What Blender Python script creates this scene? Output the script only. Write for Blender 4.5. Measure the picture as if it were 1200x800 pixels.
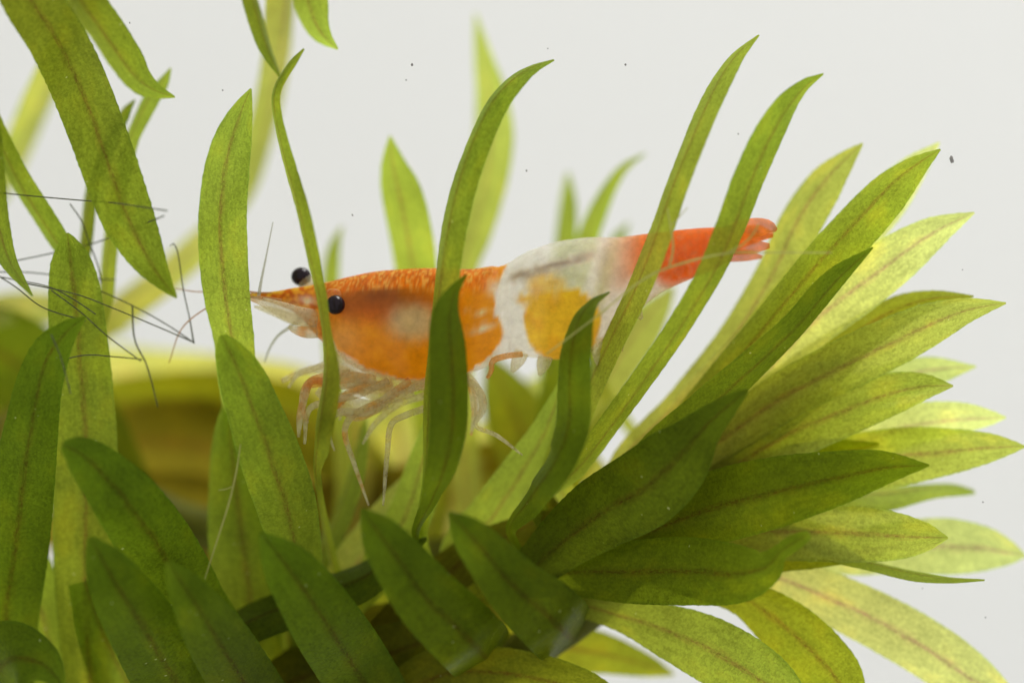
import bpy, math, random
import numpy as np
from mathutils import Vector, noise as mnoise

for o in list(bpy.data.objects):
    bpy.data.objects.remove(o)
SC = bpy.context.scene
C = SC.collection
random.seed(7)

# ------------------------------------------------------------------ camera
S = 4.0e-5            # metres per photograph pixel in the focal plane (the shrimp is about 25 mm long)
D = 0.17              # lens to focal plane
cam_d = bpy.data.cameras.new('camera')
cam = bpy.data.objects.new('camera', cam_d); C.objects.link(cam)
cam.location = (0, -D, 0)
cam.rotation_euler = (math.radians(90), 0, 0)
cam_d.sensor_width = 36
cam_d.lens = 36 * D / (1200 * S)
cam_d.clip_start = 0.005
cam_d.clip_end = 10
cam_d.dof.use_dof = True
cam_d.dof.focus_distance = D - 0.0005
cam_d.dof.aperture_fstop = 15.0
SC.camera = cam

# ------------------------------------------------------------------ light
w = bpy.data.worlds.new('World'); SC.world = w; w.use_nodes = True
bg = w.node_tree.nodes['Background']
bg.inputs['Color'].default_value = (1.0, 0.995, 0.97, 1)
bg.inputs['Strength'].default_value = 0.56

def area(name, loc, target, sx, sy, watts, col):
    l = bpy.data.lights.new(name, 'AREA'); l.shape = 'RECTANGLE'
    l.size = sx; l.size_y = sy; l.energy = watts; l.color = col
    o = bpy.data.objects.new(name, l); C.objects.link(o)
    o.location = loc
    o.rotation_euler = (Vector(target) - Vector(loc)).to_track_quat('-Z', 'Y').to_euler()
    return o
# soft tank lamp above and a little behind the plant; a broad lamp shining through the white sheet behind
area('tank_lamp', (0.09, 0.05, 0.26), (0.005, 0.0, 0.0), 0.16, 0.10, 0.60, (1.0, 0.985, 0.95))
area('backdrop_lamp', (0.22, 0.60, 0.10), (0.05, 0.13, 0.0), 0.9, 0.7, 7.7, (0.985, 0.995, 1.02))

SC.view_settings.view_transform = 'Standard'
SC.view_settings.look = 'None'
SC.view_settings.exposure = 0.0
SC.view_settings.gamma = 1.0
SC.cycles.use_denoising = True
SC.cycles.max_bounces = 7
SC.cycles.transparent_max_bounces = 14
SC.cycles.transmission_bounces = 8
SC.cycles.diffuse_bounces = 5
SC.cycles.sample_clamp_indirect = 4.0

# ------------------------------------------------------------------ helpers
def P(x, y, d):
    """photo pixel + depth behind the focal plane in mm -> point"""
    Y = d * 1e-3
    k = (D + Y) / D
    return Vector(((x - 600) * S * k, Y, (400 - y) * S * k))
def K(d):
    return S * (D + d * 1e-3) / D

def crom(vals, ts, q):
    """Catmull-Rom through vals (n,k) at parameters ts, evaluated at q"""
    vals = np.asarray(vals, float); ts = np.asarray(ts, float)
    n = len(ts); out = np.zeros((len(q), vals.shape[1]))
    m = np.zeros_like(vals)
    for i in range(n):
        a = max(0, i - 1); b = min(n - 1, i + 1)
        m[i] = (vals[b] - vals[a]) / max(1e-9, ts[b] - ts[a])
    for k, t in enumerate(q):
        i = int(np.clip(np.searchsorted(ts, t) - 1, 0, n - 2))
        h = ts[i + 1] - ts[i]; s = (t - ts[i]) / h
        h00 = 2*s**3 - 3*s**2 + 1; h10 = s**3 - 2*s**2 + s
        h01 = -2*s**3 + 3*s**2; h11 = s**3 - s**2
        out[k] = h00*vals[i] + h10*h*m[i] + h01*vals[i+1] + h11*h*m[i+1]
    return out

def mesh_obj(name, verts, faces, mat, parent=None, smooth=True, uvs=None):
    me = bpy.data.meshes.new(name)
    me.from_pydata([tuple(v) for v in verts], [], faces)
    if smooth:
        me.polygons.foreach_set('use_smooth', [True] * len(me.polygons))
    if uvs is not None:
        layer = me.uv_layers.new(name='UVMap')
        idx = np.zeros(len(me.loops), dtype=np.int32)
        me.loops.foreach_get('vertex_index', idx)
        layer.data.foreach_set('uv', np.asarray(uvs, np.float32)[idx].ravel())
    me.materials.append(mat)
    me.update()
    o = bpy.data.objects.new(name, me); C.objects.link(o)
    if parent is not None:
        o.parent = parent
        o.matrix_parent_inverse = parent.matrix_basis.inverted()
    return o

def thing(name, label, cat, loc, group=None):
    o = bpy.data.objects.new(name, None); C.objects.link(o)
    o.empty_display_size = 0.002
    o.location = loc
    o['label'] = label; o['category'] = cat
    if group: o['group'] = group
    return o

def tube(name, pts, mat, parent=None, n=8, q=None, flat=1.0):
    """pts: (x, y, depth, radius_px)"""
    pts = [tuple(map(float, p)) for p in pts]
    ts = [0.0]
    for a, b in zip(pts, pts[1:]):
        ts.append(ts[-1] + max(1e-3, math.hypot(b[0]-a[0], b[1]-a[1]) + 0.2*abs(b[2]-a[2])/0.04*0.2))
    q = q or max(6, min(70, int(ts[-1] / 5)))
    ev = crom(pts, ts, np.linspace(0, ts[-1], q))
    cs = [P(e[0], e[1], e[2]) for e in ev]
    verts, faces = [], []
    for i in range(q):
        t = (cs[min(q-1, i+1)] - cs[max(0, i-1)]).normalized()
        nrm = Vector((0, -1, 0)); nrm = (nrm - t * nrm.dot(t))
        nrm = nrm.normalized() if nrm.length > 1e-6 else Vector((1, 0, 0))
        b = t.cross(nrm)
        r = max(0.25, ev[i][3]) * K(ev[i][2])
        for k in range(n):
            a = 2*math.pi*k/n
            verts.append(cs[i] + nrm*(math.cos(a)*r*flat) + b*(math.sin(a)*r))
    for i in range(q-1):
        for k in range(n):
            faces.append((i*n+k, i*n+(k+1) % n, (i+1)*n+(k+1) % n, (i+1)*n+k))
    faces.append(tuple(range(n))[::-1]); faces.append(tuple((q-1)*n+k for k in range(n)))
    return mesh_obj(name, verts, faces, mat, parent)

# ------------------------------------------------------------------ node helpers
class NT:
    def __init__(self, name):
        self.m = bpy.data.materials.new(name); self.m.use_nodes = True
        self.t = self.m.node_tree; self.t.nodes.clear()
        self.out = self.t.nodes.new('ShaderNodeOutputMaterial')
    def n(self, typ, **kw):
        nd = self.t.nodes.new(typ)
        for k, v in kw.items():
            if k.startswith('i_'):
                nd.inputs[k[2:].replace('_', ' ')].default_value = v
            else:
                setattr(nd, k, v)
        return nd
    def l(self, a, b):
        self.t.links.new(a, b)
    def put(self, sock, v):
        if hasattr(v, 'is_output'): self.l(v, sock)
        else: sock.default_value = v
    def math(self, op, a, b=0.0, c=None, clamp=False):
        nd = self.n('ShaderNodeMath', operation=op); nd.use_clamp = clamp
        self.put(nd.inputs[0], a); self.put(nd.inputs[1], b)
        if c is not None: self.put(nd.inputs[2], c)
        return nd.outputs[0]
    def mixc(self, f, a, b, blend='MIX'):
        nd = self.n('ShaderNodeMix', data_type='RGBA', blend_type=blend)
        self.put(nd.inputs[0], f); self.put(nd.inputs[6], a); self.put(nd.inputs[7], b)
        return nd.outputs[2]
    def ramp(self, v, lo, hi, a=0.0, b=1.0):
        nd = self.n('ShaderNodeMapRange'); nd.interpolation_type = 'SMOOTHSTEP'
        self.put(nd.inputs[0], v)
        nd.inputs[1].default_value = lo; nd.inputs[2].default_value = hi
        nd.inputs[3].default_value = a; nd.inputs[4].default_value = b
        return nd.outputs[0]
    def noise(self, vec, scale, detail=3.0, rough=0.55):
        nd = self.n('ShaderNodeTexNoise'); nd.inputs['Scale'].default_value = scale
        nd.inputs['Detail'].default_value = detail; nd.inputs['Roughness'].default_value = rough
        self.l(vec, nd.inputs['Vector']); return nd.outputs[0]
    def mixs(self, f, a, b):
        nd = self.n('ShaderNodeMixShader'); self.put(nd.inputs[0], f)
        self.l(a, nd.inputs[1]); self.l(b, nd.inputs[2]); return nd.outputs[0]

def leaf_material():
    m = NT('waterweed_leaf')
    uv = m.n('ShaderNodeUVMap'); uv.uv_map = 'UVMap'
    sep = m.n('ShaderNodeSeparateXYZ'); m.l(uv.outputs[0], sep.inputs[0])
    oi = m.n('ShaderNodeObjectInfo')
    # u = millimetres along, v = -1..1 across; shift each leaf by its own random
    off = m.n('ShaderNodeCombineXYZ')
    m.put(off.inputs[0], m.math('MULTIPLY', oi.outputs['Random'], 37.0))
    m.put(off.inputs[2], m.math('MULTIPLY', oi.outputs['Random'], 91.0))
    va = m.n('ShaderNodeVectorMath', operation='ADD'); m.l(uv.outputs[0], va.inputs[0]); m.l(off.outputs[0], va.inputs[1])
    def stretch(sx, sy):
        vm = m.n('ShaderNodeVectorMath', operation='MULTIPLY'); m.l(va.outputs[0], vm.inputs[0])
        vm.inputs[1].default_value = (sx, sy, 1); return vm.outputs[0]
    cells = m.n('ShaderNodeTexVoronoi'); cells.feature = 'F1'
    m.l(stretch(9.0, 11.0), cells.inputs['Vector']); cells.inputs['Scale'].default_value = 1.0
    streak = m.noise(stretch(0.9, 9.0), 1.0, 4.0, 0.6)
    patch = m.noise(stretch(0.45, 0.9), 1.0, 3.0, 0.5)
    grain = m.noise(stretch(16.0, 18.0), 1.0, 2.0, 0.6)
    wob = m.noise(stretch(0.5, 0.0), 1.0, 2.0)
    av = m.math('ABSOLUTE', m.math('ADD', sep.outputs[1], m.math('MULTIPLY', m.math('SUBTRACT', wob, 0.5), 0.10)))
    rib_n = m.noise(stretch(5.0, 22.0), 1.0, 4.0, 0.7)
    rib = m.ramp(av, 0.0, 0.14, 1.0, 0.0)
    rib = m.math('MULTIPLY', rib, m.ramp(rib_n, 0.30, 0.72))
    flank = m.math('MULTIPLY', m.ramp(av, 0.02, 0.34, 1.0, 0.0), m.ramp(streak, 0.42, 0.75))
    base = oi.outputs['Color']
    lum = m.math('ADD', m.math('MULTIPLY', m.math('SUBTRACT', streak, 0.5), 0.55), 1.0)
    lum = m.math('ADD', lum, m.math('MULTIPLY', m.math('SUBTRACT', patch, 0.5), 0.65))
    lum = m.math('ADD', lum, m.math('MULTIPLY', m.math('SUBTRACT', grain, 0.5), 0.75))
    cellv = m.n('ShaderNodeSeparateColor'); m.l(cells.outputs['Color'], cellv.inputs[0])
    lum = m.math('ADD', lum, m.math('MULTIPLY', m.math('SUBTRACT', cellv.outputs[0], 0.5), 0.30))
    lc = m.n('ShaderNodeCombineColor')
    for i in range(3): m.put(lc.inputs[i], lum)
    col = m.mixc(1.0, base, lc.outputs[0], 'MULTIPLY')
    tip_attr = m.n('ShaderNodeAttribute'); tip_attr.attribute_name = 'base_to_tip'
    col = m.mixc(1.0, col, m.mixc(tip_attr.outputs['Fac'], (0.90, 0.78, 0.62, 1), (1.06, 1.08, 1.15, 1)), 'MULTIPLY')  # browner and darker at the leaf base, paler towards the tip
    # young yellowish blotches, thin pale margin, brown-red rib
    col = m.mixc(m.ramp(patch, 0.52, 0.75, 0.0, 0.5), col, m.mixc(1.0, col, (1.35, 1.1, 0.8, 1), 'MULTIPLY'))
    col = m.mixc(m.ramp(av, 0.90, 1.0, 0.0, 0.35), col, m.mixc(1.0, col, (0.75, 0.95, 1.6, 1), 'MULTIPLY'))
    ribc = m.mixc(1.0, col, (0.66, 0.29, 0.8, 1), 'MULTIPLY')
    col = m.mixc(m.math('MULTIPLY', flank, 0.8), col, m.mixc(1.0, col, (0.84, 0.60, 0.8, 1), 'MULTIPLY'))
    col = m.mixc(m.math('MULTIPLY', rib, 0.95), col, ribc)
    # sparse small pale dots
    dv = m.n('ShaderNodeTexVoronoi'); dv.feature = 'F1'; m.l(stretch(3.4, 3.4), dv.inputs['Vector']); dv.inputs['Scale'].default_value = 1.0
    ds = m.n('ShaderNodeSeparateColor'); m.l(dv.outputs['Color'], ds.inputs[0])
    pale_dots = m.math('MULTIPLY', m.ramp(dv.outputs['Distance'], 0.07, 0.16, 1.0, 0.0), m.math('GREATER_THAN', ds.outputs[0], 0.94))
    col = m.mixc(m.math('MULTIPLY', pale_dots, 0.55), col, (0.78, 0.78, 0.36, 1))
    # bump from cells + streaks
    bump = m.n('ShaderNodeBump'); bump.inputs['Strength'].default_value = 0.25; bump.inputs['Distance'].default_value = 0.00006
    m.put(bump.inputs['Height'], m.math('ADD', cells.outputs['Distance'], m.math('MULTIPLY', streak, 0.9)))
    tr = m.n('ShaderNodeBsdfTranslucent'); m.l(col, tr.inputs['Color']); m.l(bump.outputs[0], tr.inputs['Normal'])
    refl = m.mixc(1.0, col, (0.22, 0.24, 0.22, 1), 'MULTIPLY')
    pr = m.n('ShaderNodeBsdfPrincipled')
    m.l(refl, pr.inputs['Base Color']); m.l(bump.outputs[0], pr.inputs['Normal'])
    pr.inputs['Roughness'].default_value = 0.42
    pr.inputs['IOR'].default_value = 1.12
    tp = m.n('ShaderNodeBsdfTransparent'); m.l(m.mixc(1.0, col, (1.7, 1.7, 1.2, 1), 'MULTIPLY'), tp.inputs['Color'])
    add = m.n('ShaderNodeAddShader'); m.l(tr.outputs[0], add.inputs[0]); m.l(pr.outputs[0], add.inputs[1])
    m.l(m.mixs(oi.outputs['Alpha'], add.outputs[0], tp.outputs[0]), m.out.inputs[0])
    return m.m

def soft_material(name, color, clear=0.2, rough=0.35, var=0.3, scale=900.0, trans=0.55):
    """translucent jelly-like tissue: diffuse + translucent + a share of clear"""
    m = NT(name)
    tc = m.n('ShaderNodeTexCoord')
    nz = m.noise(tc.outputs['Object'], scale, 4.0)
    k = m.math('ADD', m.math('MULTIPLY', m.math('SUBTRACT', nz, 0.5), var*2), 1.0)
    kc = m.n('ShaderNodeCombineColor')
    for i in range(3): m.put(kc.inputs[i], k)
    col = m.mixc(1.0, (*color, 1), kc.outputs[0], 'MULTIPLY')
    pr = m.n('ShaderNodeBsdfPrincipled'); m.l(col, pr.inputs['Base Color'])
    pr.inputs['Roughness'].default_value = rough; pr.inputs['IOR'].default_value = 1.2
    tr = m.n('ShaderNodeBsdfTranslucent'); m.l(col, tr.inputs['Color'])
    tp = m.n('ShaderNodeBsdfTransparent')
    m.l(m.mixs(clear, m.mixs(trans, pr.outputs[0], tr.outputs[0]), tp.outputs[0]), m.out.inputs[0])
    return m.m

LEAF = leaf_material()
STEM = soft_material('waterweed_stem', (0.20, 0.21, 0.03), 0.05, 0.45, 0.5, 700.0, 0.5)
ALGAE = soft_material('algae_dark', (0.15, 0.16, 0.08), 0.30, 0.6, 0.4, 900.0, 0.3)
THREAD = soft_material('algae_pale', (0.62, 0.62, 0.22), 0.40, 0.6, 0.3, 900.0, 0.5)

def backdrop_material():
    m = NT('white_backdrop')
    tc = m.n('ShaderNodeTexCoord')
    nz = m.noise(tc.outputs['Object'], 9.0, 3.0)
    col = m.mixc(nz, (0.81, 0.81, 0.785, 1), (0.84, 0.84, 0.825, 1))
    pr = m.n('ShaderNodeBsdfPrincipled'); m.l(col, pr.inputs['Base Color'])
    pr.inputs['Roughness'].default_value = 0.9; pr.inputs['Specular IOR Level'].default_value = 0.1
    tr = m.n('ShaderNodeBsdfTranslucent'); m.l(col, tr.inputs['Color'])
    m.l(m.mixs(0.5, pr.outputs[0], tr.outputs[0]), m.out.inputs[0])
    return m.m

# ------------------------------------------------------------------ setting: the plain white sheet behind the tank
bw, bh, by = 0.55, 0.40, 0.13
bo = mesh_obj('backdrop', [(-bw, by, -bh), (bw, by, -bh), (bw, by, bh), (-bw, by, bh),
                           (-bw, by+.004, -bh), (bw, by+.004, -bh), (bw, by+.004, bh), (-bw, by+.004, bh)],
              [(0, 1, 2, 3), (7, 6, 5, 4), (0, 4, 5, 1), (1, 5, 6, 2), (2, 6, 7, 3), (3, 7, 4, 0)],
              backdrop_material(), smooth=False)
bo['kind'] = 'structure'; bo['label'] = 'plain white sheet behind the plant and the shrimp'

# ------------------------------------------------------------------ leaves
TONE = {
    'mid':    (0.245, 0.320, 0.026),
    'fresh':  (0.330, 0.415, 0.046),
    'pale':   (0.600, 0.650, 0.215),
    'young':  (0.430, 0.480, 0.085),
    'dark':   (0.128, 0.192, 0.008),
    'deep':   (0.100, 0.145, 0.006),
    'olive':  (0.250, 0.265, 0.014),
    'gold':   (0.330, 0.365, 0.022),
    'yellow': (0.560, 0.580, 0.120),
    'brown':  (0.245, 0.205, 0.014),
    'moss':   (0.185, 0.240, 0.010),
    'umber':  (0.150, 0.145, 0.010),
}
CLEAR = {'pale': 0.34, 'young': 0.28, 'gold': 0.20, 'dark': 0.10, 'deep': 0.06, 'brown': 0.06}
def stem_samples(pts):
    ts = [0.0]
    for a, b in zip(pts, pts[1:]): ts.append(ts[-1] + math.hypot(b[0]-a[0], b[1]-a[1]))
    return crom(pts, ts, np.linspace(0, ts[-1], 80))

class Plant:
    def __init__(self, name, label, stem, group=None):
        s = stem_samples(stem); self.s = s
        p0 = P(*stem[0][:3])
        self.root = thing(name, label, 'water plant', p0, group)
        bpy.context.view_layer.update()
        # stem with a slightly swollen node every so often
        pts = []
        for i in range(0, 80, 2):
            x, y, d, r = s[i]
            pts.append((x, y, d, r * (1.12 if (i // 2) % 4 == 0 else 0.96)))
        tube('stem', pts, STEM, self.root, n=14, q=80)

def leaf(plant, pts, d, tone, roll=None, sgn=1, curl=0.18, twist=0.0, attach=True, cut=False, W=62, var=None, wave=0.5):
    """pts: (x, y, visible width) from base to tip in photo pixels; d: depth in mm (number, (base, tip) or list)"""
    pts = [tuple(map(float, p)) for p in pts]
    n = len(pts)
    if not hasattr(d, '__len__'): d = [d]*n
    elif len(d) != n: d = list(np.interp(np.linspace(0, 1, n), np.linspace(0, 1, len(d)), d))
    d = list(d)
    if attach:
        x0, y0, w0 = pts[0]
        j = int(np.argmin([(q[0]-x0)**2 + (q[1]-y0)**2 for q in plant.s]))
        sx, sy, sd, sr = plant.s[j]
        dist = math.hypot(sx-x0, sy-y0)
        if dist > 12:
            pts.insert(0, (sx, sy, max(14, w0*0.6))); d.insert(0, sd)
    wmax = max(p[2] for p in pts)
    if roll is None:
        roll = math.degrees(math.acos(min(1.0, max(0.36, wmax / W))))
    ts = [0.0]
    for a, b in zip(pts, pts[1:]): ts.append(ts[-1] + math.hypot(b[0]-a[0], b[1]-a[1]))
    L = ts[-1]
    q = int(min(110, max(24, L / 4)))
    tt = np.linspace(0, L, q)
    ev = crom([(p[0], p[1], p[2], dd) for p, dd in zip(pts, d)], ts, tt)
    cs = [P(e[0], e[1], e[3]) for e in ev]
    M = 9
    rng = random.Random(int(pts[-1][0]*13 + pts[-1][1]*7))
    ph = rng.uniform(0, 6.28)
    verts, faces, uvs = [], [], []
    arc = 0.0
    for i in range(q):
        t = (cs[min(q-1, i+1)] - cs[max(0, i-1)]).normalized()
        view = (cs[i] - Vector((0, -D, 0))).normalized()
        nrm = -view; nrm = (nrm - t*nrm.dot(t))
        nrm = nrm.normalized() if nrm.length > 1e-5 else Vector((0, -1, 0))
        b = t.cross(nrm)
        f = i/(q-1)
        a = math.radians(sgn*roll + twist*(f-0.5))
        side = b*math.cos(a) + nrm*math.sin(a)
        nn = nrm*math.cos(a) - b*math.sin(a)
        k = K(ev[i][3])
        hw = max(0.5, ev[i][2])*0.5*k / max(0.4, math.cos(math.radians(roll)))
        if i > 0: arc += (cs[i]-cs[i-1]).length*1e3
        for j in range(M):
            v = -1 + 2*j/(M-1)
            ed = abs(v)
            tooth = 0.0
            if ed > 0.99:
                tooth = (1.4*((tt[i]/11.0 + (0.4 if v > 0 else 0)) % 1.0) - 0.7 + rng.uniform(-0.35, 0.35))*k*min(1.0, ev[i][2]/12)
            wv = math.sin(tt[i]/38.0 + ph + (1.3 if v > 0 else 0))*v*v*wave*2.2*k*min(1, ev[i][2]/30)
            gro = -0.07*math.exp(-(v/0.16)**2)
            p = cs[i] + side*(hw*v + math.copysign(tooth, v)) + nn*(-hw*(curl*(v*v) + gro) + wv)
            verts.append(p); uvs.append((arc, v))
    for i in range(q-1):
        for j in range(M-1):
            faces.append((i*M+j, i*M+j+1, (i+1)*M+j+1, (i+1)*M+j))
    o = mesh_obj('leaf', verts, faces, LEAF, plant.root, uvs=uvs)
    at = o.data.attributes.new('base_to_tip', 'FLOAT', 'POINT')
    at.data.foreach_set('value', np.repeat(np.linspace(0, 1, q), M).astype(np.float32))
    c = TONE[tone]
    g = rng.uniform(0.92, 1.08)
    o.color = (c[0]*g*rng.uniform(.95, 1.05), c[1]*g, c[2]*g, CLEAR.get(tone, 0.18))
    return o

# ---- main plant: stem along the bottom, growing tip fanning out to the right
main = Plant('waterweed', 'bright green waterweed with a fan of long leaves at its growing tip',
             [(-60, 905, 5, 26), (150, 885, 5, 26), (320, 858, 5, 26), (450, 828, 5, 26), (575, 782, 5, 25),
              (665, 735, 4.5, 23), (740, 672, 4, 19), (800, 612, 4, 13), (840, 575, 4, 6)])
L = lambda *a, **k: leaf(main, *a, **k)
# left group
L([(105, 790, 60), (100, 680, 72), (100, 600, 76), (100, 520, 74), (97, 460, 71), (92, 400, 68), (87, 340, 60), (83, 305, 46), (80, 284, 22), (79, 273, 3)], (4, 1, 0), 'mid', curl=0.22)
L([(10, 800, 60), (8, 720, 76), (18, 640, 78), (28, 560, 72), (37, 500, 62), (46, 450, 54), (61, 410, 44), (81, 386, 24), (101, 371, 2)], (4, -2, -3), 'dark', sgn=-1)
L([(262, 765, 66), (222, 705, 84), (186, 642, 86), (150, 590, 78), (116, 551, 60), (92, 530, 40), (73, 521, 10)], (3, -4, -5), 'dark')
L([(230, 845, 84), (198, 785, 92), (166, 732, 82), (141, 692, 68), (121, 657, 46), (105, 629, 6)], (3, -5, -6), 'dark', sgn=-1)
L([(320, 850, 78), (287, 800, 78), (256, 750, 72), (231, 710, 54), (212, 681, 34), (195, 657, 4)], (3, -5, -6.5), 'dark')
L([(-60, 860, 90), (-15, 800, 110), (15, 772, 90), (50, 778, 50), (76, 806, 4)], (3, -3, -4), 'dark', attach=False, W=112, curl=.05)
L([(60, 860, 60), (58, 760, 62), (44, 700, 60), (20, 640, 56), (-10, 560, 40)], (5, 4), 'mid')
L([(190, 880, 70), (150, 800, 76), (120, 740, 60), (100, 680, 40)], (5, 3), 'mid')
L([(290, 520, 40), (277, 450, 44), (273, 400, 47), (265, 350, 53), (260, 300, 56), (259, 250, 56), (264, 200, 53), (273, 160, 43), (284, 128, 24), (294, 104, 2)], [5, 2, 1, 0, 0, 0, 0, 0, 0, 0], 'fresh', curl=0.12)
L([(352, 700, 50), (347, 645, 60), (335, 590, 71), (315, 530, 72), (297, 480, 63), (282, 440, 53), (269, 412, 34), (262, 398, 16), (258, 393, 4)], (4, -2, -3, -3.4), 'mid', sgn=-1)
L([(452, 845, 80), (416, 782, 86), (386, 736, 83), (356, 690, 71), (330, 655, 50), (305, 624, 5)], (3, -4, -6), 'dark')
L([(572, 774, 80), (565, 766, 84), (558, 758, 84), (535, 735, 84), (500, 700, 77), (466, 655, 63), (441, 620, 41), (424, 596, 4)], [4, 0, -3, -4, -5, -5.5, -6, -6], 'dark', attach=False, sgn=-1, W=84)
L([(672, 750, 80), (665, 744, 84), (658, 737, 84), (641, 720, 83), (610, 694, 73), (575, 655, 57), (546, 622, 38), (526, 600, 5)], [4, 0, -3, -4, -5, -5.5, -6, -6], 'dark', attach=False, W=84)
# under-storey showing between the front leaves
L([(400, 720, 40), (440, 668, 46), (478, 600, 50), (496, 540, 40), (507, 490, 18), (512, 460, 3)], (5, 2.5), 'fresh')
L([(540, 660, 44), (580, 600, 48), (614, 548, 42), (640, 502, 30), (662, 440, 4)], (5, 3), 'fresh', sgn=-1)
L([(360, 690, 20), (378, 645, 22), (396, 605, 23), (411, 560, 22), (421, 520, 16), (428, 490, 3)], (6, 6), 'mid')
L([(370, 720, 40), (400, 680, 50), (436, 640, 52), (470, 590, 40), (500, 540, 10)], (6, 6), 'young', sgn=-1)
L([(240, 770, 40), (280, 735, 44), (350, 705, 46), (420, 680, 44), (460, 655, 30), (500, 630, 4)], (3, 2), 'deep')
L([(300, 830, 60), (360, 790, 70), (440, 770, 70), (520, 740, 50), (580, 690, 10)], (4, 3), 'olive')
L([(420, 800, 60), (480, 720, 60), (540, 660, 50), (610, 620, 34), (660, 596, 4)], (4, 3), 'umber')
L([(450, 830, 60), (520, 790, 66), (600, 790, 60), (680, 808, 50), (750, 835, 10)], (3, 0), 'olive')
L([(560, 770, 60), (630, 758, 64), (700, 764, 50), (760, 780, 26), (790, 790, 3)], (5, 9), 'gold')
L([(300, 760, 60), (292, 690, 78), (284, 630, 80), (276, 570, 62), (270, 510, 40), (268, 460, 4)], (5, 4), 'mid', sgn=-1)
L([(330, 810, 60), (420, 758, 84), (500, 748, 84), (560, 756, 50), (600, 770, 5)], (5, 4.2), 'umber')
L([(250, 800, 50), (310, 745, 70), (380, 720, 74), (460, 715, 60), (530, 700, 8)], (6, 7), 'olive', sgn=-1)
L([(520, 770, 60), (560, 712, 76), (602, 662, 64), (642, 622, 6)], (5.5, 6), 'umber', sgn=-1)
# tall blades in front of the shrimp
L([(385, 640, 10), (370, 552, 8), (373, 520, 17), (378, 482, 22), (383, 450, 21), (384, 420, 16), (380, 385, 11), (375, 350, 12), (366, 310, 14), (352, 250, 15), (338, 200, 14), (328, 160, 12), (322, 130, 10), (322, 108, 9), (330, 90, 9), (343, 71, 8), (356, 57, 2)],
  [4, 0, -3, -3, -3, -3, -3, -3, -3, -3, -2, -2, -2, -2, -2, -2, -2], 'mid', W=40, curl=0.3)
L([(492, 640, 14), (500, 560, 18), (503, 480, 23), (508, 420, 26), (514, 360, 29), (520, 310, 29), (528, 260, 29), (540, 210, 28), (558, 160, 27), (578, 120, 25), (600, 95, 20), (622, 80, 11), (649, 70, 2)], (4, -2, -3, -3, -2, -1), 'mid', W=52, curl=0.3)
L([(488, 632, 8), (505, 587, 18), (518, 555, 34), (528, 510, 44), (530, 460, 46), (528, 410, 42), (526, 370, 33), (534, 340, 13), (547, 322, 2)], [2, -2, -4, -5, -5, -5, -4.6, -4, -3.6], 'dark', sgn=-1)
L([(598, 626, 10), (622, 584, 27), (652, 541, 35), (667, 500, 39), (669, 450, 38), (671, 410, 35), (680, 373, 23), (695, 353, 10), (714, 342, 2)], [2, -2, -4, -4, -4, -4, -3.5, -3, -2.6], 'dark')
L([(650, 560, 26), (682, 470, 28), (713, 405, 27), (745, 340, 27), (770, 275, 26), (787, 225, 26), (807, 175, 26), (826, 130, 25), (845, 92, 21), (864, 64, 13), (889, 41, 2)], (4, 0, -3, -3, -2, -1), 'fresh', W=48)
L([(630, 592, 22), (676, 549, 25), (720, 493, 25), (765, 430, 26), (805, 370, 28), (838, 315, 31), (862, 260, 34), (880, 210, 35), (900, 165, 35), (920, 130, 29), (942, 103, 15), (965, 87, 2)], (3, -1, -3, -3, -3, -2), 'mid', W=50, sgn=-1)
# growing tip
L([(722, 560, 28), (802, 464, 38), (862, 392, 42), (906, 322, 48), (935, 260, 50), (965, 215, 43), (990, 188, 23), (1011, 168, 2)], (4, 4, 3), 'young')
L([(800, 500, 40), (900, 390, 52), (985, 295, 58), (1040, 235, 53), (1075, 195, 30), (1101, 167, 2)], (4, 4), 'pale', sgn=-1)
L([(740, 582, 40), (800, 502, 45), (850, 440, 47), (900, 380, 49), (950, 320, 51), (1000, 265, 53), (1040, 222, 47), (1070, 196, 29), (1102, 175, 2)], (3, 0.5, 0), 'fresh', curl=0.26)
L([(830, 500, 40), (900, 432, 47), (950, 380, 57), (1000, 340, 63), (1050, 303, 57), (1095, 272, 37), (1142, 249, 2)], (4, 2, 1.5), 'pale')
L([(760, 550, 36), (830, 478, 40), (880, 432, 36), (930, 386, 30), (980, 328, 24), (1023, 290, 2)], (2, -1.5, -1.5), 'dark', W=58, sgn=-1)
L([(850, 500, 40), (930, 440, 45), (990, 399, 45), (1050, 363, 39), (1095, 350, 22), (1141, 347, 2)], (4, 1.5), 'gold')
L([(780, 562, 40), (850, 512, 50), (920, 464, 57), (980, 433, 61), (1040, 404, 59), (1090, 380, 49), (1135, 363, 28), (1179, 355, 2)], (3, -0.5), 'young', sgn=-1, curl=0.1)
L([(960, 480, 50), (1040, 446, 45), (1090, 434, 36), (1144, 429, 2)], (5, 4), 'pale')
L([(780, 592, 50), (860, 546, 57), (930, 506, 61), (990, 481, 57), (1040, 462, 51), (1080, 453, 33), (1117, 452, 2)], (3, 0.5), 'young')
L([(900, 560, 50), (980, 526, 57), (1050, 503, 53), (1110, 492, 41), (1150, 490, 25), (1179, 489, 2)], (5, 3), 'pale', sgn=-1)
L([(780, 622, 50), (880, 572, 60), (980, 546, 67), (1060, 534, 67), (1120, 528, 51), (1165, 524, 31), (1202, 523, 2)], (4, 1.5), 'young')
L([(1020, 580, 30), (1090, 572, 18), (1120, 571, 14), (1142, 575, 5)], (5, 6), 'fresh')
L([(680, 655, 40), (760, 622, 70), (840, 594, 85), (910, 576, 82), (980, 560, 64), (1035, 548, 41), (1089, 545, 2)], (2, -2, -2), 'moss', sgn=-1)
L([(980, 645, 50), (1050, 641, 60), (1110, 640, 66), (1155, 643, 52), (1185, 648, 27), (1202, 651, 3)], (5, 5), 'pale')
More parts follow.
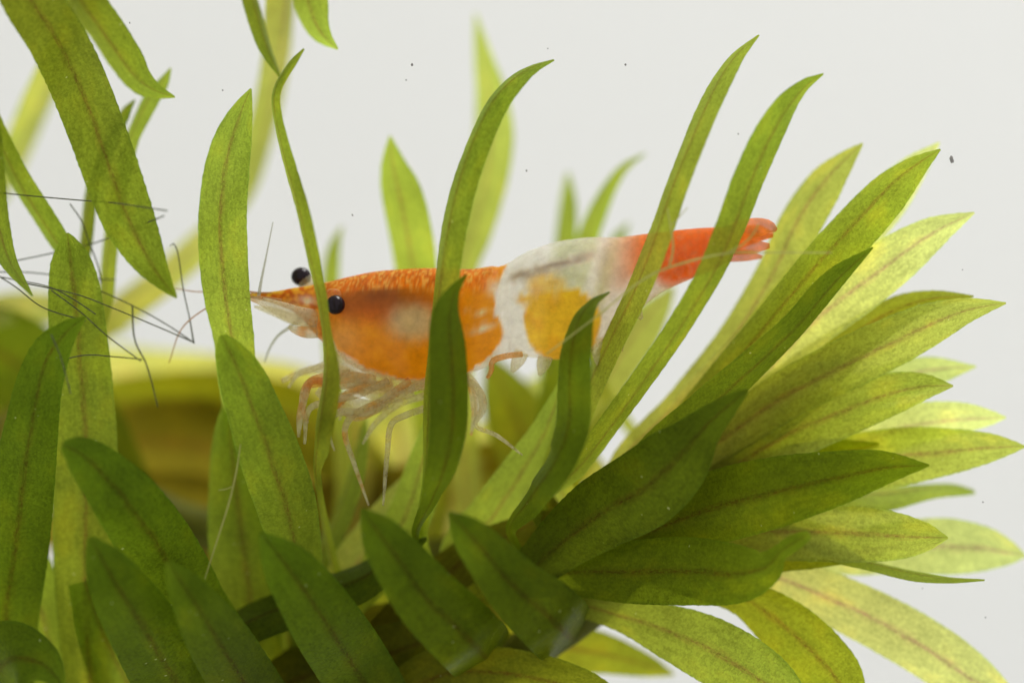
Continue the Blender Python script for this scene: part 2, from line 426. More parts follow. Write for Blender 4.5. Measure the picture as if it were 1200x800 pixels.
L([(760, 632, 50), (850, 624, 60), (930, 623, 67), (1000, 625, 67), (1050, 628, 55), (1085, 629, 33), (1111, 630, 2)], (3, -0.8), 'young')
L([(970, 648, 10), (1020, 660, 12), (1070, 672, 13), (1110, 678, 8), (1154, 679, 2)], (2, 0), 'mid', W=36)
L([(800, 640, 40), (880, 666, 50), (950, 691, 59), (1020, 723, 65), (1080, 756, 67), (1130, 790, 63), (1170, 817, 40), (1195, 838, 3)], (4, 2.5), 'pale', sgn=-1)
L([(780, 668, 40), (865, 697, 42), (910, 726, 62), (950, 762, 71), (985, 802, 60), (1012, 848, 3)], (3, 0), 'gold')
L([(670, 706, 30), (722, 720, 34), (780, 738, 62), (840, 765, 77), (900, 803, 70), (962, 845, 10)], (3, -1.5), 'fresh', sgn=-1)
L([(600, 700, 36), (642, 650, 60), (700, 604, 86), (755, 572, 94), (795, 536, 80), (824, 502, 46), (850, 478, 27), (876, 457, 5)], (3, -3.5, -4), 'deep')
L([(600, 690, 40), (660, 672, 54), (740, 670, 74), (810, 669, 79), (868, 672, 66), (898, 664, 42), (913, 648, 20), (928, 637, 19), (944, 628, 13), (949, 625, 5)], (3, -3.5, -4.5), 'moss', sgn=-1)
# inner crowded leaves of the tip, mostly hidden
L([(720, 640, 50), (800, 560, 60), (880, 500, 60), (950, 450, 50), (1010, 420, 5)], (4, 2.5), 'olive')
L([(720, 650, 50), (800, 610, 66), (880, 570, 66), (960, 540, 50), (1030, 520, 5)], (4, 3), 'gold', sgn=-1)
L([(740, 660, 50), (830, 650, 60), (900, 640, 60), (960, 645, 40), (1010, 655, 5)], (4, 1.5), 'olive')

# ---- second plant behind, out of focus
rear = Plant('waterweed', 'blurred yellow-green waterweed sprig standing behind the shrimp, leaf tips above its back',
             [(-70, 480, 15, 24), (150, 590, 15, 26), (380, 650, 14, 26), (560, 650, 13, 24), (700, 620, 13, 18), (780, 560, 13, 8)])
Rr = lambda *a, **k: leaf(rear, *a, **k)
Rr([(545, 560, 34), (535, 420, 34), (540, 320, 34), (556, 270, 40), (570, 210, 45), (576, 160, 46), (573, 110, 37), (565, 65, 21), (557, 16, 2)], (13, 14), 'young', curl=0.1)
Rr([(505, 560, 36), (496, 420, 44), (484, 315, 50), (476, 262, 51), (467, 220, 45), (460, 190, 27), (457, 159, 2)], (13, 7, 6), 'fresh')
Rr([(400, 560, 18), (388, 420, 20), (384, 345, 20), (386, 310, 19), (391, 286, 13), (401, 265, 2)], (13, 13), 'fresh', W=34)
Rr([(640, 560, 24), (648, 400, 28), (657, 310, 27), (662, 265, 24), (664, 235, 19), (665, 203, 4)], (13, 15), 'fresh', W=40)
Rr([(640, 520, 24), (655, 400, 28), (672, 330, 27), (688, 275, 24), (700, 245, 21), (714, 218, 16), (731, 196, 10), (756, 180, 2)], (13, 10), 'fresh', W=40)
Rr([(690, 420, 14), (708, 320, 16), (722, 280, 14), (737, 261, 2)], (13, 15), 'fresh', W=26)
Rr([(670, 520, 40), (700, 460, 46), (724, 420, 48), (752, 380, 46), (778, 350, 22), (790, 335, 3)], (13, 12), 'young')
Rr([(650, 600, 60), (628, 540, 76), (605, 490, 74), (585, 445, 44), (572, 415, 6)], (13, 16), 'olive')
Rr([(520, 600, 60), (560, 550, 70), (600, 500, 60), (640, 460, 50), (665, 430, 6)], (15, 20), 'yellow')
Rr([(660, 580, 28), (684, 520, 30), (708, 487, 24), (728, 468, 4)], (13, 9), 'gold')
Rr([(300, 640, 60), (400, 600, 80), (500, 580, 80), (580, 545, 60), (640, 505, 10)], (15, 17), 'brown')
Rr([(330, 640, 60), (390, 570, 70), (430, 510, 60), (470, 470, 40), (500, 440, 5)], (16, 24), 'yellow')
Rr([(470, 640, 50), (472, 560, 64), (468, 505, 62), (455, 455, 44), (440, 415, 5)], (15, 21), 'yellow')
# broad overlapping leaves of the blurred mass at the left
Rr([(480, 640, 60), (400, 590, 90), (320, 545, 110), (220, 520, 110), (120, 520, 80), (40, 530, 10)], (16, 24), 'brown')
Rr([(420, 660, 60), (340, 640, 100), (250, 620, 120), (160, 610, 110), (70, 620, 60), (20, 640, 6)], (16, 24), 'brown')
Rr([(440, 580, 60), (360, 500, 80), (270, 476, 80), (180, 474, 76), (90, 480, 50), (40, 490, 6)], (16, 27), 'olive')
Rr([(420, 520, 30), (370, 460, 40), (280, 446, 52), (190, 440, 56), (110, 430, 46), (60, 420, 6)], (16, 29), 'yellow')
Rr([(160, 600, 60), (100, 500, 90), (40, 440, 110), (-20, 400, 100), (-60, 360, 40)], (14, 15), 'moss')
Rr([(60, 560, 60), (30, 500, 80), (0, 470, 80), (-40, 440, 40)], (15, 22), 'olive')
Rr([(0, 500, 30), (60, 430, 34), (110, 382, 36), (150, 352, 37), (190, 322, 37), (232, 284, 35), (262, 248, 18), (280, 220, 2)], (14, 19), 'yellow')
Rr([(-60, 400, 40), (-10, 362, 36), (50, 356, 36), (110, 370, 26), (150, 390, 3)], (14, 19), 'yellow')
Rr([(330, 700, 70), (260, 690, 100), (180, 700, 100), (110, 720, 50), (60, 740, 5)], (15, 19), 'brown')

# ---- third plant, hanging in from above the frame
top = Plant('waterweed', 'waterweed sprig whose leaves hang down from above at the corner beside the dark algae hairs',
            [(-80, 330, 4, 14), (-75, 120, 4, 18), (-40, -30, 4, 20), (60, -75, 4, 20), (220, -85, 4, 20), (420, -90, 4, 16)])
T = lambda *a, **k: leaf(top, *a, **k)
T([(15, -40, 58), (36, 0, 66), (64, 42, 68), (89, 92, 68), (112, 150, 67), (130, 200, 66), (150, 255, 61), (172, 300, 43), (190, 328, 22), (207, 349, 2)], (4, -2, -3), 'mid', curl=0.2)
T([(80, -30, 42), (98, 4, 43), (118, 32, 41), (140, 64, 40), (162, 92, 34), (182, 106, 18), (205, 114, 2)], (4, 1), 'mid', sgn=-1)
T([(105, 420, 16), (122, 350, 17), (127, 290, 17), (138, 220, 18), (152, 165, 17), (163, 140, 18), (176, 115, 19), (190, 97, 13), (200, 80, 2)], (5, 4), 'fresh', W=34, attach=False)
T([(80, 360, 14), (97, 295, 15), (107, 220, 15), (130, 160, 14), (146, 131, 12), (158, 117, 2)], (5, 4), 'mid', W=30, attach=False)
T([(110, -20, 34), (75, 62, 34), (46, 126, 34), (20, 186, 32), (0, 232, 18), (-12, 265, 2)], (5, 18, 18), 'young')
T([(-34, 60, 44), (-22, 125, 45), (-12, 200, 41), (-3, 260, 34), (11, 306, 20), (38, 347, 2)], (3, -2), 'mid')
T([(-40, 90, 20), (0, 166, 22), (22, 212, 25), (46, 251, 25), (72, 291, 21), (95, 325, 2)], (3, 2), 'mid', sgn=-1, W=40)
T([(285, -45, 16), (292, -14, 17), (303, 25, 18), (314, 60, 14), (330, 93, 2)], (4, 2), 'mid', W=34)
T([(354, -40, 42), (360, -12, 43), (364, 8, 40), (372, 30, 31), (382, 45, 17), (396, 58, 2)], (4, 2), 'fresh', sgn=-1)
T([(334, -30, 32), (330, 40, 33), (322, 100, 32), (308, 165, 31), (292, 220, 26), (275, 262, 3)], (5, 16, 16), 'young')

# ------------------------------------------------------------------ the shrimp
def ss(a, b, x):
    t = min(1.0, max(0.0, (x-a)/(b-a))) if a != b else float(x > a)
    return t*t*(3-2*t)
STN = [(289, 344, 347), (300, 343, 350), (315, 342, 354), (330, 340, 359), (345, 337, 366), (360, 335, 380), (375, 332, 398), (390, 329, 410), (410, 324, 427),
       (440, 318, 441), (470, 315.5, 446), (500, 314, 446), (530, 315, 444), (555, 315, 436), (575, 312, 427), (590, 312, 420), (605, 302, 417),
       (625, 292, 419), (650, 284, 421), (680, 279, 418), (700, 278, 406), (725, 278, 384), (750, 275, 362), (775, 272, 343), (800, 269, 331),
       (825, 267, 321), (845, 267, 312), (856, 270, 306)]
def lerp3(a, b, t): return tuple(a[i]+(b[i]-a[i])*t for i in range(3))
WHITE = (0.95, 0.945, 0.86); ORANGE = (1.0, 0.45, 0.008); RUST = (0.90, 0.25, 0.015); GOLD = (0.95, 0.58, 0.12)
SADDLE = (1.0, 0.64, 0.02); RED = (0.98, 0.24, 0.015)
HIND = [(305, 596), (312, 594), (330, 586), (345, 580), (358, 581), (366, 578), (374, 587), (388, 591), (400, 588), (418, 574), (434, 550), (446, 520)]
LOWER = [(360, 388), (385, 396), (400, 412), (430, 432), (470, 444), (560, 446)]
def skin(x, y, top, bot):
    n1 = mnoise.noise(Vector((x*0.05, y*0.05, 0))); n2 = mnoise.noise(Vector((x*0.16, y*0.16, 5))); n3 = mnoise.noise(Vector((x*0.33, y*0.4, 9)))
    xx = x + 3*n1; yy = y + 3*n2
    col = WHITE; clear = 0.60
    hy, hx = zip(*HIND)
    hind = np.interp(yy, hy, hx)
    lx, ly = zip(*LOWER); low = np.interp(xx, lx, ly)
    m = (1-ss(hind-3, hind+2, xx)) * (1-ss(low-2, low+3, yy))
    o = ORANGE
    h = (y-top)/max(1, bot-top)
    rust = (1-ss(0.10, 0.30, h + 0.06*n2)) * (1-ss(560, 600, x))
    o = lerp3(o, RUST, rust*0.9)
    o = lerp3(o, GOLD, rust*ss(0.02, 0.30, n3)*0.95)
    o = lerp3(o, (0.62, 0.16, 0.02), rust*ss(0.05, 0.35, -n3)*0.7)
    o = lerp3(o, (0.92, 0.52, 0.05), ss(0.55, 1.0, (x-340)/-60.0)*0.5)
    o = lerp3(o, (0.62, 0.17, 0.012), 0.85*math.exp(-((((xx-455)/80)**2 + ((yy-360)/20)**2))**2))
    ragged = ss(-2, 4, yy - (338 - (xx-440)*0.06 + 7*n2))
    o = lerp3(o, (0.10, 0.035, 0.01), 0.75*ragged*math.exp(-(((xx-448)/30)**2 + ((yy-344)/11)**2)))
    o = lerp3(o, (0.42, 0.14, 0.014), 0.6*ragged*math.exp(-((((xx-452)/70)**2 + ((yy-350)/15)**2))**2))
    o = lerp3(o, (0.74, 0.66, 0.40), 0.95*math.exp(-((((xx-484)/31)**2 + ((yy-378)/22)**2))**2))
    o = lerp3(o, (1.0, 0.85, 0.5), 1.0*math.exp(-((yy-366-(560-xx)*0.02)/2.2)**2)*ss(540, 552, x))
    o = lerp3(o, (1.0, 0.95, 0.75), 1.0*math.exp(-(((xx-566)/13)**2 + ((yy-384+(xx-566)*0.25)/3.4)**2)))  # white highlight curve painted into the carapace colour
    o = lerp3(o, (0.9, 0.62, 0.25), 0.55*math.exp(-(((xx-394)/26)**2 + ((yy-398)/22)**2)))
    wedge = math.exp(-(((xx-582)/9)**2 + ((yy-338)/9)**2))
    col = lerp3(col, o, m*(1-0.75*wedge)); clear = clear*(1-m) + 0.22*m
    # face and rostrum: orange on pale
    if x < 392:
        f = (1-ss(382, 394, x))
        face = lerp3((0.95, 0.52, 0.06), (0.66, 0.20, 0.02), ss(-0.15, 0.25, n2))
        pale = ss(0.45, 0.75, h)*(1-ss(366, 380, x))
        face = lerp3(face, (0.85, 0.62, 0.25), 0.55*pale)
        face = lerp3(face, (0.95, 0.92, 0.8), 0.9*math.exp(-(((xx-360)/10)**2 + ((yy-352-(xx-360)*0.1)/4.5)**2)))  # white highlight patch beside the eyes, painted into the face colour
        col = lerp3(col, face, f*(1-ss(low, low+4, yy))); clear = clear*(1-f) + f*(0.06+0.3*pale)
    # saddle
    e = math.sqrt(((xx-659)/46)**2 + ((yy-379)/44)**2); s1 = 1-ss(0.93, 1.04, e)
    e2 = math.sqrt(((xx-640)/25)**2 + ((yy-336)/17)**2); s2 = (1-ss(0.5, 1.3, e2))*0.8
    e3 = math.sqrt(((xx-625)/20)**2 + ((yy-350)/9)**2); s3 = (1-ss(0.6, 1.2, e3))*0.9
    s = max(s1, s2, s3)
    sc = lerp3(SADDLE, (1.0, 0.57, 0.015), ss(0.0, 0.4, n1))
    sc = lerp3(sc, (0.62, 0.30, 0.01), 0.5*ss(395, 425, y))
    sc = lerp3(sc, (0.9, 0.68, 0.2), 0.8*math.exp(-(((xx-652)/5)**2 + ((yy-340)/10)**2)))
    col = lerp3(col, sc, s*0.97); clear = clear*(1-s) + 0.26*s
    # gut line under the back
    gx = (x-600)/90.0
    if -0.2 < gx < 1.25:
        g = math.exp(-((yy-(325-25*gx))/5.0)**2)*ss(-0.1, 0.08, gx)*(1-ss(0.95, 1.15, gx))
        col = lerp3(col, (0.36, 0.26, 0.18), 0.75*g); clear *= (1-g)
    # tail
    t = ss(690, 755, xx)*(1-ss(0.42, 0.72, h - 0.5*ss(750, 800, x) + 0.1*n1))
    tc = lerp3((0.88, 0.42, 0.16), RED, ss(715, 770, x))
    tc = lerp3(tc, (0.88, 0.30, 0.03), 0.5*ss(0.05, 0.4, n2))
    col = lerp3(col, tc, t); clear = clear*(1-t) + (0.30 + 0.2*n2)*t
    pk = ss(660, 720, x)*(1-t)*(1-s)
    col = lerp3(col, (0.85, 0.62, 0.42), 0.35*pk)
    return col, clear

def shrimp_material():
    m = NT('shrimp_shell')
    at = m.n('ShaderNodeAttribute'); at.attribute_name = 'skin'
    tc = m.n('ShaderNodeTexCoord')
    nz = m.noise(tc.outputs['Object'], 1500.0, 4.0, 0.65)
    fl = m.noise(tc.outputs['Object'], 4200.0, 2.0, 0.5)
    k = m.math('ADD', m.math('MULTIPLY', m.math('SUBTRACT', nz, 0.5), 0.9), 1.0)
    k = m.math('ADD', k, m.math('MULTIPLY', m.math('SUBTRACT', fl, 0.5), 0.18))
    kc = m.n('ShaderNodeCombineColor')
    for i in range(3): m.put(kc.inputs[i], k)
    col = m.mixc(1.0, at.outputs['Color'], kc.outputs[0], 'MULTIPLY')
    bump = m.n('ShaderNodeBump'); bump.inputs['Strength'].default_value = 0.15; bump.inputs['Distance'].default_value = 0.0001
    m.l(nz, bump.inputs['Height'])
    pr = m.n('ShaderNodeBsdfPrincipled'); m.l(col, pr.inputs['Base Color']); m.l(bump.outputs[0], pr.inputs['Normal'])
    pr.inputs['Roughness'].default_value = 0.3; pr.inputs['IOR'].default_value = 1.2
    pr.inputs['Subsurface Weight'].default_value = 1.0
    pr.inputs['Subsurface Radius'].default_value = (1.0, 0.75, 0.45)
    pr.inputs['Subsurface Scale'].default_value = 0.0009
    tr = m.n('ShaderNodeBsdfTranslucent'); m.l(col, tr.inputs['Color'])
    tp = m.n('ShaderNodeBsdfTransparent')
    m.l(m.mixc(0.5, col, (1, 1, 1, 1)), tp.inputs['Color'])
    m.l(m.mixs(at.outputs['Alpha'], m.mixs(0.45, pr.outputs[0], tr.outputs[0]), tp.outputs[0]), m.out.inputs[0])
    return m.m
SHELL = shrimp_material()
def limb_material(name, orange, clear):
    m = NT(name)
    tc = m.n('ShaderNodeTexCoord')
    nz = m.noise(tc.outputs['Object'], 620.0, 4.0, 0.65); fine = m.noise(tc.outputs['Object'], 2600.0, 3.0)
    col = m.mixc(m.ramp(nz, 0.62-orange, 0.80-orange), (0.88, 0.83, 0.62, 1), (0.95, 0.58, 0.20, 1))
    col = m.mixc(m.ramp(fine, 0.5, 0.8, 0.0, 0.6), col, (0.80, 0.62, 0.34, 1))
    pr = m.n('ShaderNodeBsdfPrincipled'); m.l(col, pr.inputs['Base Color'])
    pr.inputs['Roughness'].default_value = 0.35; pr.inputs['IOR'].default_value = 1.12
    tr = m.n('ShaderNodeBsdfTranslucent'); m.l(col, tr.inputs['Color'])
    tp = m.n('ShaderNodeBsdfTransparent'); m.l(m.mixc(0.5, col, (1, 1, 1, 1)), tp.inputs['Color'])
    cl = m.ramp(fine, 0.3, 0.7, clear-0.15, clear+0.15)
    m.l(m.mixs(cl, m.mixs(0.6, pr.outputs[0], tr.outputs[0]), tp.outputs[0]), m.out.inputs[0])
    return m.m
PALE = limb_material('shrimp_limb_pale', 0.02, 0.64)
TAN = limb_material('shrimp_limb_orange', 0.20, 0.56)
FEEL = soft_material('shrimp_feeler', (0.62, 0.34, 0.14), 0.35, 0.4, 0.2, 1500.0)
HAIRW = soft_material('shrimp_feeler_pale', (0.62, 0.62, 0.50), 0.45, 0.4, 0.2, 1500.0)
TAILM = soft_material('shrimp_tail', (0.97, 0.32, 0.04), 0.38, 0.3, 0.9, 1400.0)

def eye_material():
    m = NT('shrimp_eye')
    tc = m.n('ShaderNodeTexCoord'); nz = m.noise(tc.outputs['Object'], 4000.0, 3.0)
    col = m.mixc(nz, (0.006, 0.004, 0.010, 1), (0.030, 0.014, 0.020, 1))
    pr = m.n('ShaderNodeBsdfPrincipled'); m.l(col, pr.inputs['Base Color'])
    pr.inputs['Roughness'].default_value = 0.16; pr.inputs['IOR'].default_value = 1.35
    m.l(pr.outputs[0], m.out.inputs[0]); return m.m
EYE = eye_material()

shrimp = thing('shrimp', 'small orange and white shrimp with black eyes and red tail among green leaves', 'shrimp', P(600, 420, 1))
bpy.context.view_layer.update()
SD = 1.2   # depth of the shrimp's mid-plane
def make_body():
    xs = np.concatenate([np.linspace(289, 860-4, 300)])
    sx, st, sb = zip(*STN)
    ts = list(sx)
    ev = crom(list(zip(st, sb)), ts, xs)
    Mr = 56
    verts, faces, cols = [], [], []
    joints = [598, 626, 668, 706, 740, 772, 806, 842]
    for x, (top_, bot) in zip(xs, ev):
        h = max(1.5, (bot-top_))/2; cy = (top_+bot)/2
        wd = h*0.66 if x > 380 else h*(0.40 + 0.26*ss(300, 380, x))
        if x > 600: wd = h*np.interp(x, [600, 700, 780, 856], [0.66, 0.62, 0.72, 0.62])
        # overlapping abdominal plates: each starts a little proud and tapers towards the next
        k = 1.0
        for a, b in zip(joints, joints[1:]):
            if a <= x < b:
                f = (x-a)/(b-a); k = 0.997 + 0.004*ss(0, 0.3, f) + 0.002*f
        if 585 < x < 598: k = 1.02
        for j in range(Mr):
            a = 2*math.pi*j/Mr
            c, s_ = math.cos(a), math.sin(a)
            px_s = math.copysign(abs(s_)**0.9, s_)
            yy = cy - h*k*c
            # underside narrows to a keel, back stays round
            wk = wd*k*(1.0 - 0.22*ss(0.2, 1.0, -c))
            v = P(x, yy, SD + wk*px_s*S*1e3)
            verts.append(v)
            cl, al = skin(x, yy, top_, bot)
            cols.append((*cl, al))
    n = len(xs)
    for i in range(n-1):
        for j in range(Mr):
            faces.append((i*Mr+j, i*Mr+(j+1) % Mr, (i+1)*Mr+(j+1) % Mr, (i+1)*Mr+j))
    faces.append(tuple(range(Mr))[::-1]); faces.append(tuple((n-1)*Mr+j for j in range(Mr)))
    o = mesh_obj('body', verts, faces, SHELL, shrimp)
    at = o.data.color_attributes.new('skin', 'FLOAT_COLOR', 'POINT')
    at.data.foreach_set('color', np.asarray(cols, np.float32).ravel())
    return o
make_body()

def blob(name, x, y, d, rx, ry, rz, mat, parent, seg=24, rot=0.0, bumpy=0.0, seed=0):
    verts, faces = [], []
    k = K(d); c = P(x, y, d); nr = seg//2
    for i in range(nr+1):
        th = math.pi*i/nr
        for j in range(seg):
            ph = 2*math.pi*j/seg
            a, b, e = math.sin(th)*math.cos(ph), math.sin(th)*math.sin(ph), math.cos(th)
            f = 1 + (bumpy*mnoise.noise(Vector((a*1.7+seed, b*1.7, e*1.7))) if bumpy else 0)
            X, Z = a*rx*f, e*rz*f
            verts.append(c + Vector(((X*math.cos(rot)-Z*math.sin(rot))*k, b*ry*f*k, (X*math.sin(rot)+Z*math.cos(rot))*k)))
    for i in range(nr):
        for j in range(seg):
            faces.append((i*seg+j, (i+1)*seg+j, (i+1)*seg+(j+1) % seg, i*seg+(j+1) % seg))
    return mesh_obj(name, verts, faces, mat, parent)
# eyes on short stalks
near = blob('eye', 393, 357, SD-1.35, 11.5, 11, 11.5, EYE, shrimp)
tube('eye_stalk', [(380, 350, SD-0.4, 8), (386, 350, SD-0.8, 11), (392, 350, SD-1.15, 12.5), (395, 351, SD-1.25, 8)], TAN, near, n=14)
far = blob('eye', 353, 324, SD+1.0, 12, 11, 11, EYE, shrimp)
tube('eye_stalk', [(378, 342, SD+0.4, 8), (367, 335, SD+0.8, 9), (356, 328, SD+1.0, 10)], TAN, far, n=12)

# feelers
tube('antenna', [(330, 352, SD-.6, 2.4), (300, 348, SD-.7, 1.6), (268, 352, SD-.5, 1.1), (242, 361, SD, 1.0), (213, 385, SD+.6, .9), (198, 425, SD+1, .6)], FEEL, shrimp, n=6)
tube('antenna', [(352, 372, SD+.5, 3), (340, 383, SD+.8, 2.4), (326, 393, SD+1, 1.9), (316, 408, SD+1.2, 1.5), (310, 424, SD+1.3, 1.0)], HAIRW, shrimp, n=6)
tube('antennule', [(303, 348, SD-.4, 2.4), (306, 330, SD-.4, 1.8), (312, 300, SD-.4, 1.1), (320, 260, SD-.4, .6)], HAIRW, shrimp, n=6)
tube('antennule', [(330, 344, SD, 2.2), (300, 343, SD, 1.6), (270, 338, SD+.3, 1.1), (235, 342, SD+.8, .9), (205, 338, SD+1, .6)], FEEL, shrimp, n=6)
tube('antennal_scale', [(372, 374, SD-.7, 11), (350, 370, SD-.9, 11), (328, 362, SD-.9, 9), (306, 353, SD-.8, 5), (291, 349, SD-.7, 2)], PALE, shrimp, n=12, flat=.35)
tube('antennal_scale', [(372, 388, SD-.7, 8), (358, 389, SD-.8, 7), (344, 386, SD-.8, 4), (338, 382, SD-.8, 2)], TAN, shrimp, n=12, flat=.4)
tube('antennal_scale', [(368, 380, SD+.5, 8), (345, 374, SD+.6, 7), (320, 365, SD+.6, 5), (298, 359, SD+.6, 1.5)], PALE, shrimp, n=12, flat=.35)
# translucent skirt under the carapace, mouth-parts and walking legs
tube('mouth_part', [(392, 412, SD-.3, 9), (400, 428, SD-.3, 12), (430, 440, SD-.3, 14), (470, 448, SD-.2, 12), (505, 450, SD, 6)], PALE, shrimp, n=12, flat=.6)
tube('mouth_part', [(395, 440, SD+.2, 8), (425, 452, SD+.2, 11), (455, 462, SD+.2, 11), (485, 458, SD+.2, 6)], PALE, shrimp, n=12, flat=.5)
tube('mouth_part', [(372, 456, SD-.2, 6), (395, 470, SD-.2, 12), (425, 478, SD-.1, 11), (455, 474, SD, 5)], PALE, shrimp, n=12, flat=.5)
tube('mouth_part', [(440, 445, SD-.8, 6), (410, 442, SD-1, 7), (385, 446, SD-1, 6), (358, 452, SD-.8, 4)], TAN, shrimp, n=10)
tube('mouth_part', [(430, 446, SD+.8, 5), (395, 432, SD+1, 6), (360, 434, SD+1, 5), (330, 446, SD+1, 3)], PALE, shrimp, n=10)
def leg(pts, mat, dd=0.0):
    return tube('leg', [(x, y, SD+dd+d, r*0.72) for x, y, d, r in pts], mat, shrimp, n=8)
leg([(430, 444, -.6, 6), (402, 452, -1, 6), (366, 446, -1.2, 6), (358, 462, -1.2, 6), (352, 486, -1.2, 6), (350, 512, -1.2, 2)], TAN)
leg([(455, 446, -.6, 6), (420, 462, -1.0, 6), (385, 470, -1.1, 6), (362, 480, -1.1, 5), (357, 520, -1.1, 2)], PALE)
leg([(480, 446, -.6, 6), (446, 470, -1.1, 6.5), (412, 488, -1.3, 6), (404, 506, -1.2, 5), (414, 540, -1, 4), (432, 592, -.8, 1.6)], TAN)
leg([(500, 446, -.5, 6), (470, 462, -1, 6.5), (430, 482, -1.3, 7), (395, 484, -1.4, 6), (384, 500, -1.3, 4), (392, 528, -1.2, 1.5)], PALE)
leg([(525, 444, -.5, 6), (505, 474, -1.0, 6), (476, 486, -1.3, 5.5), (459, 496, -1.3, 5.2), (454, 530, -1.2, 4.4), (449, 592, -1, 1.8)], PALE)
leg([(540, 440, -.4, 6), (561, 458, -.9, 7), (566, 478, -1.0, 6), (557, 498, -1, 4), (582, 510, -.8, 3.4), (612, 533, -.6, 1.4)], PALE)
leg([(520, 446, .6, 5), (480, 456, 1.0, 5), (440, 458, 1.1, 5), (405, 462, 1.1, 4), (398, 492, 1.1, 2)], TAN)
leg([(545, 440, .4, 5), (553, 460, .6, 6), (556, 484, .6, 5), (552, 510, .6, 2)], TAN)
leg([(612, 415, -.9, 4.5), (594, 417, -1.1, 5), (577, 423, -1.2, 5), (576, 434, -1.1, 4), (571, 443, -1, 3)], TAN)
leg([(535, 444, 0, 5), (500, 462, .3, 6), (466, 474, .4, 6), (440, 496, .4, 5), (425, 520, .4, 2)], PALE)
leg([(410, 436, -.7, 5), (384, 440, -1, 6), (362, 448, -1.1, 6), (354, 470, -1.1, 5), (360, 496, -1.1, 3)], TAN)
leg([(460, 448, 0, 6), (436, 452, -.2, 7), (412, 458, -.3, 7), (396, 474, -.3, 6), (380, 488, -.3, 3)], TAN)
leg([(490, 448, .2, 6), (462, 462, .1, 6), (440, 480, 0, 6), (418, 490, 0, 5), (402, 484, 0, 3)], TAN)
leg([(395, 420, .3, 5), (372, 430, .5, 5), (350, 438, .6, 4), (338, 454, .6, 2)], PALE)
leg([(548, 438, -.2, 5), (556, 452, -.4, 8), (562, 470, -.4, 9), (558, 492, -.4, 4)], PALE)
# swimmerets under the abdomen
for (x, y, x2, y2, r) in [(612, 412, 600, 436, 9), (640, 416, 632, 440, 9), (672, 414, 668, 438, 9), (700, 396, 702, 430, 10), (722, 378, 728, 412, 9), (742, 358, 752, 374, 7)]:
    tube('swimmeret', [(x, y, SD-.3, r), ((x+x2)/2, (y+y2)/2, SD-.4, r*.9), (x2, y2, SD-.5, 2)], PALE, shrimp, n=10, flat=.35)
# tail fan
def blade(name, pts, d0, d1, mat):
    n = len(pts)
    tube(name, [(x, y, SD + d0 + (d1-d0)*i/(n-1), r) for i, (x, y, r) in enumerate(pts)], mat, shrimp, n=14, flat=.16)
blade('telson', [(836, 288, 14), (858, 284, 11), (882, 279, 7), (906, 276, 2)], 0, 0, TAILM)
blade('uropod', [(840, 283, 10), (862, 273, 13), (885, 267, 12), (902, 266, 8), (910, 270, 2)], -.4, -1.2, TAILM)
blade('uropod', [(838, 292, 9), (862, 290, 9), (885, 289, 8), (902, 288, 3)], -.3, -.8, TAILM)
blade('uropod', [(836, 298, 8), (856, 299, 8), (876, 299, 7), (893, 301, 2)], -.2, .6, TAILM)
blade('uropod', [(840, 285, 9), (862, 278, 11), (888, 273, 10), (906, 275, 3)], .4, 1.2, TAILM)

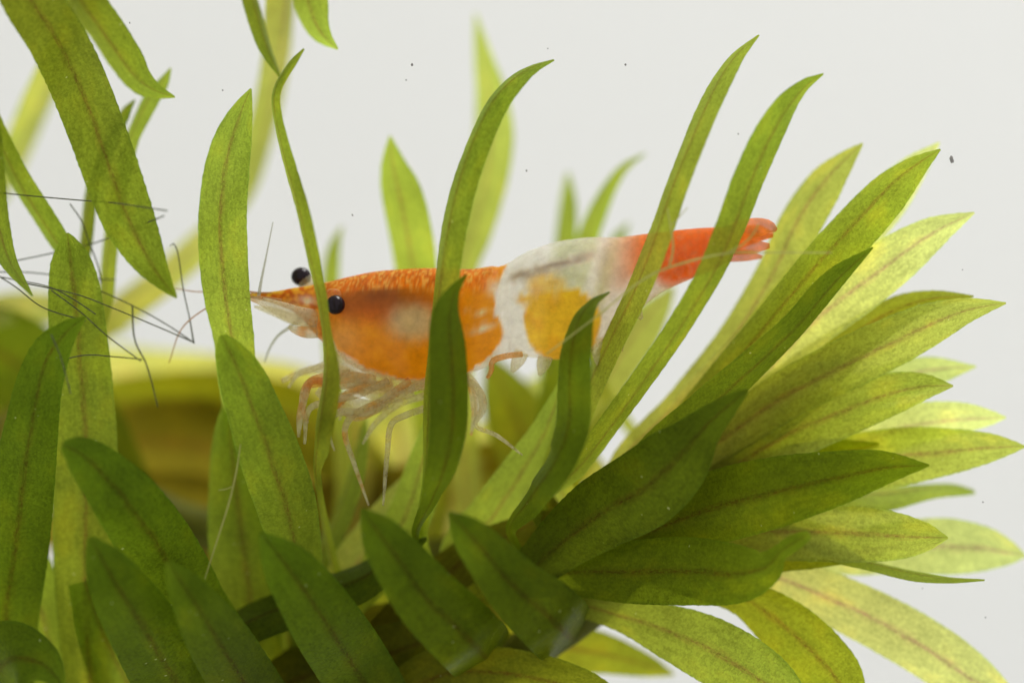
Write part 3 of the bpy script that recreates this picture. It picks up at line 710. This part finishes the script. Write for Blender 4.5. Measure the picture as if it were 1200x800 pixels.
# ------------------------------------------------------------------ algae
def tuft(name, label, strands, mat):
    x, y = strands[0][1][0][:2]; d = 2.0
    r = thing(name, label, 'algae', P(x, y, d))
    bpy.context.view_layer.update()
    for d, pts in strands:
        dd = list(d) if hasattr(d, '__len__') else [d, d]
        dz = np.interp(np.linspace(0, 1, len(pts)), np.linspace(0, 1, len(dd)), dd)
        tube('filament', [(p[0], p[1], z, (p[2] if len(p) > 2 else 1.15)*0.8) for p, z in zip(pts, dz)], mat, r, n=6)
    return r
tuft('algae_tuft', 'tangle of thin dark algae hairs crossing the hanging leaves', [
    ((2, -4), [(-20, 224), (40, 230), (97, 235), (135, 238), (196, 247, 1.3)]),
    ((2, 3, -4), [(-20, 313), (55, 298), (110, 285), (155, 268), (192, 253)]),
    ((2, 3), [(82, 239), (95, 258), (105, 285), (115, 312), (119, 332)]),
    ((2, 4), [(-20, 319), (30, 319), (90, 325), (135, 328, 1.4)]),
    ((2, -1), [(-20, 321), (30, 330), (60, 337), (85, 350), (112, 368)]),
    ((2, -1), [(-20, 312), (18, 336), (50, 360), (100, 376)]),
    ((-1, 2), [(20, 330), (90, 345), (130, 360), (190, 385), (227, 401)]),
    ((2, 2), [(60, 322), (110, 338), (155, 358), (195, 380), (228, 402)]),
    ((2, 2), [(155, 357, 1.6), (158, 398, 1.5), (172, 428, 1.4), (185, 477, 1.0)]),
    ((2, 2), [(199, 288, .7), (203, 285), (208, 295), (215, 340), (222, 372), (227, 402, 1.6)]),
    ((-1, 2), [(60, 340), (95, 366), (125, 393), (165, 423)]),
    ((-2, 2), [(60, 425), (100, 416), (135, 418), (166, 421)]),
    ((-3.5, -3.5), [(60, 392), (70, 415), (76, 435), (83, 462)]),
], ALGAE)
tuft('algae_tuft', 'pale branching algae thread lying across the red tail of the shrimp', [
    (-4.2, [(640, 415, 1.3), (700, 370, 1.5), (750, 330, 1.9), (785, 313, 1.9), (850, 297, 1.8), (900, 296, 1.5), (975, 296, 1.0)]),
    (-4.2, [(784, 314, 1.6), (789, 290, 1.8), (786, 266, 1.6), (782, 244, 1.0)]),
    (-4.2, [(787, 264, 1.3), (796, 254, 1.1), (806, 243, .7)]),
    (-4.2, [(850, 298, 1.6), (872, 285, 1.6), (884, 272, 1.3), (889, 262, .8)]),
], THREAD)
tuft('algae_tuft', 'single pale green thread on a dark leaf below the shrimp', [
    (-2.5, [(282, 520, 1.0), (277, 552, 1.6), (268, 590, 1.8), (256, 628, 1.6), (240, 678, 1.0)]),
    (-2.5, [(256, 574, .8), (264, 573, 1.1), (272, 570, 1.1)]),
], THREAD)

# ------------------------------------------------------------------ specks floating in the water
SPECK = soft_material('speck', (0.30, 0.28, 0.26), 0.30, 0.6, 0.4, 3000.0, 0.2)
big = blob('debris_speck', 1115, 187, 0, 2.6, 2.2, 4.2, SPECK, None, 12, 0.2, 0.5, 3)
big['label'] = 'largest dark speck, floating beside the top leaf tips of the fan'; big['category'] = 'debris'
for i, (x, y, r) in enumerate([(483, 76, 2.2), (476, 94, 1.3), (733, 76, 1.6), (865, 157, 1.2), (617, 200, 1.4), (642, 57, 1.0), (152, 27, 1.0), (261, 106, 1.2), (413, 252, 1.2),
                               (1152, 588, 1.2), (1081, 689, 1.0), (1155, 723, 1.2), (1128, 316, 1.0)]):
    o = blob('debris_speck', x, y, random.uniform(-2, 2), r*.75, r*.75, r*random.uniform(.7, 1.3), SPECK, None, 8, 0.4, 0.5, i)
    o['label'] = 'tiny dark speck floating in the clear water'; o['category'] = 'debris'; o['group'] = 'tiny specks in the water'
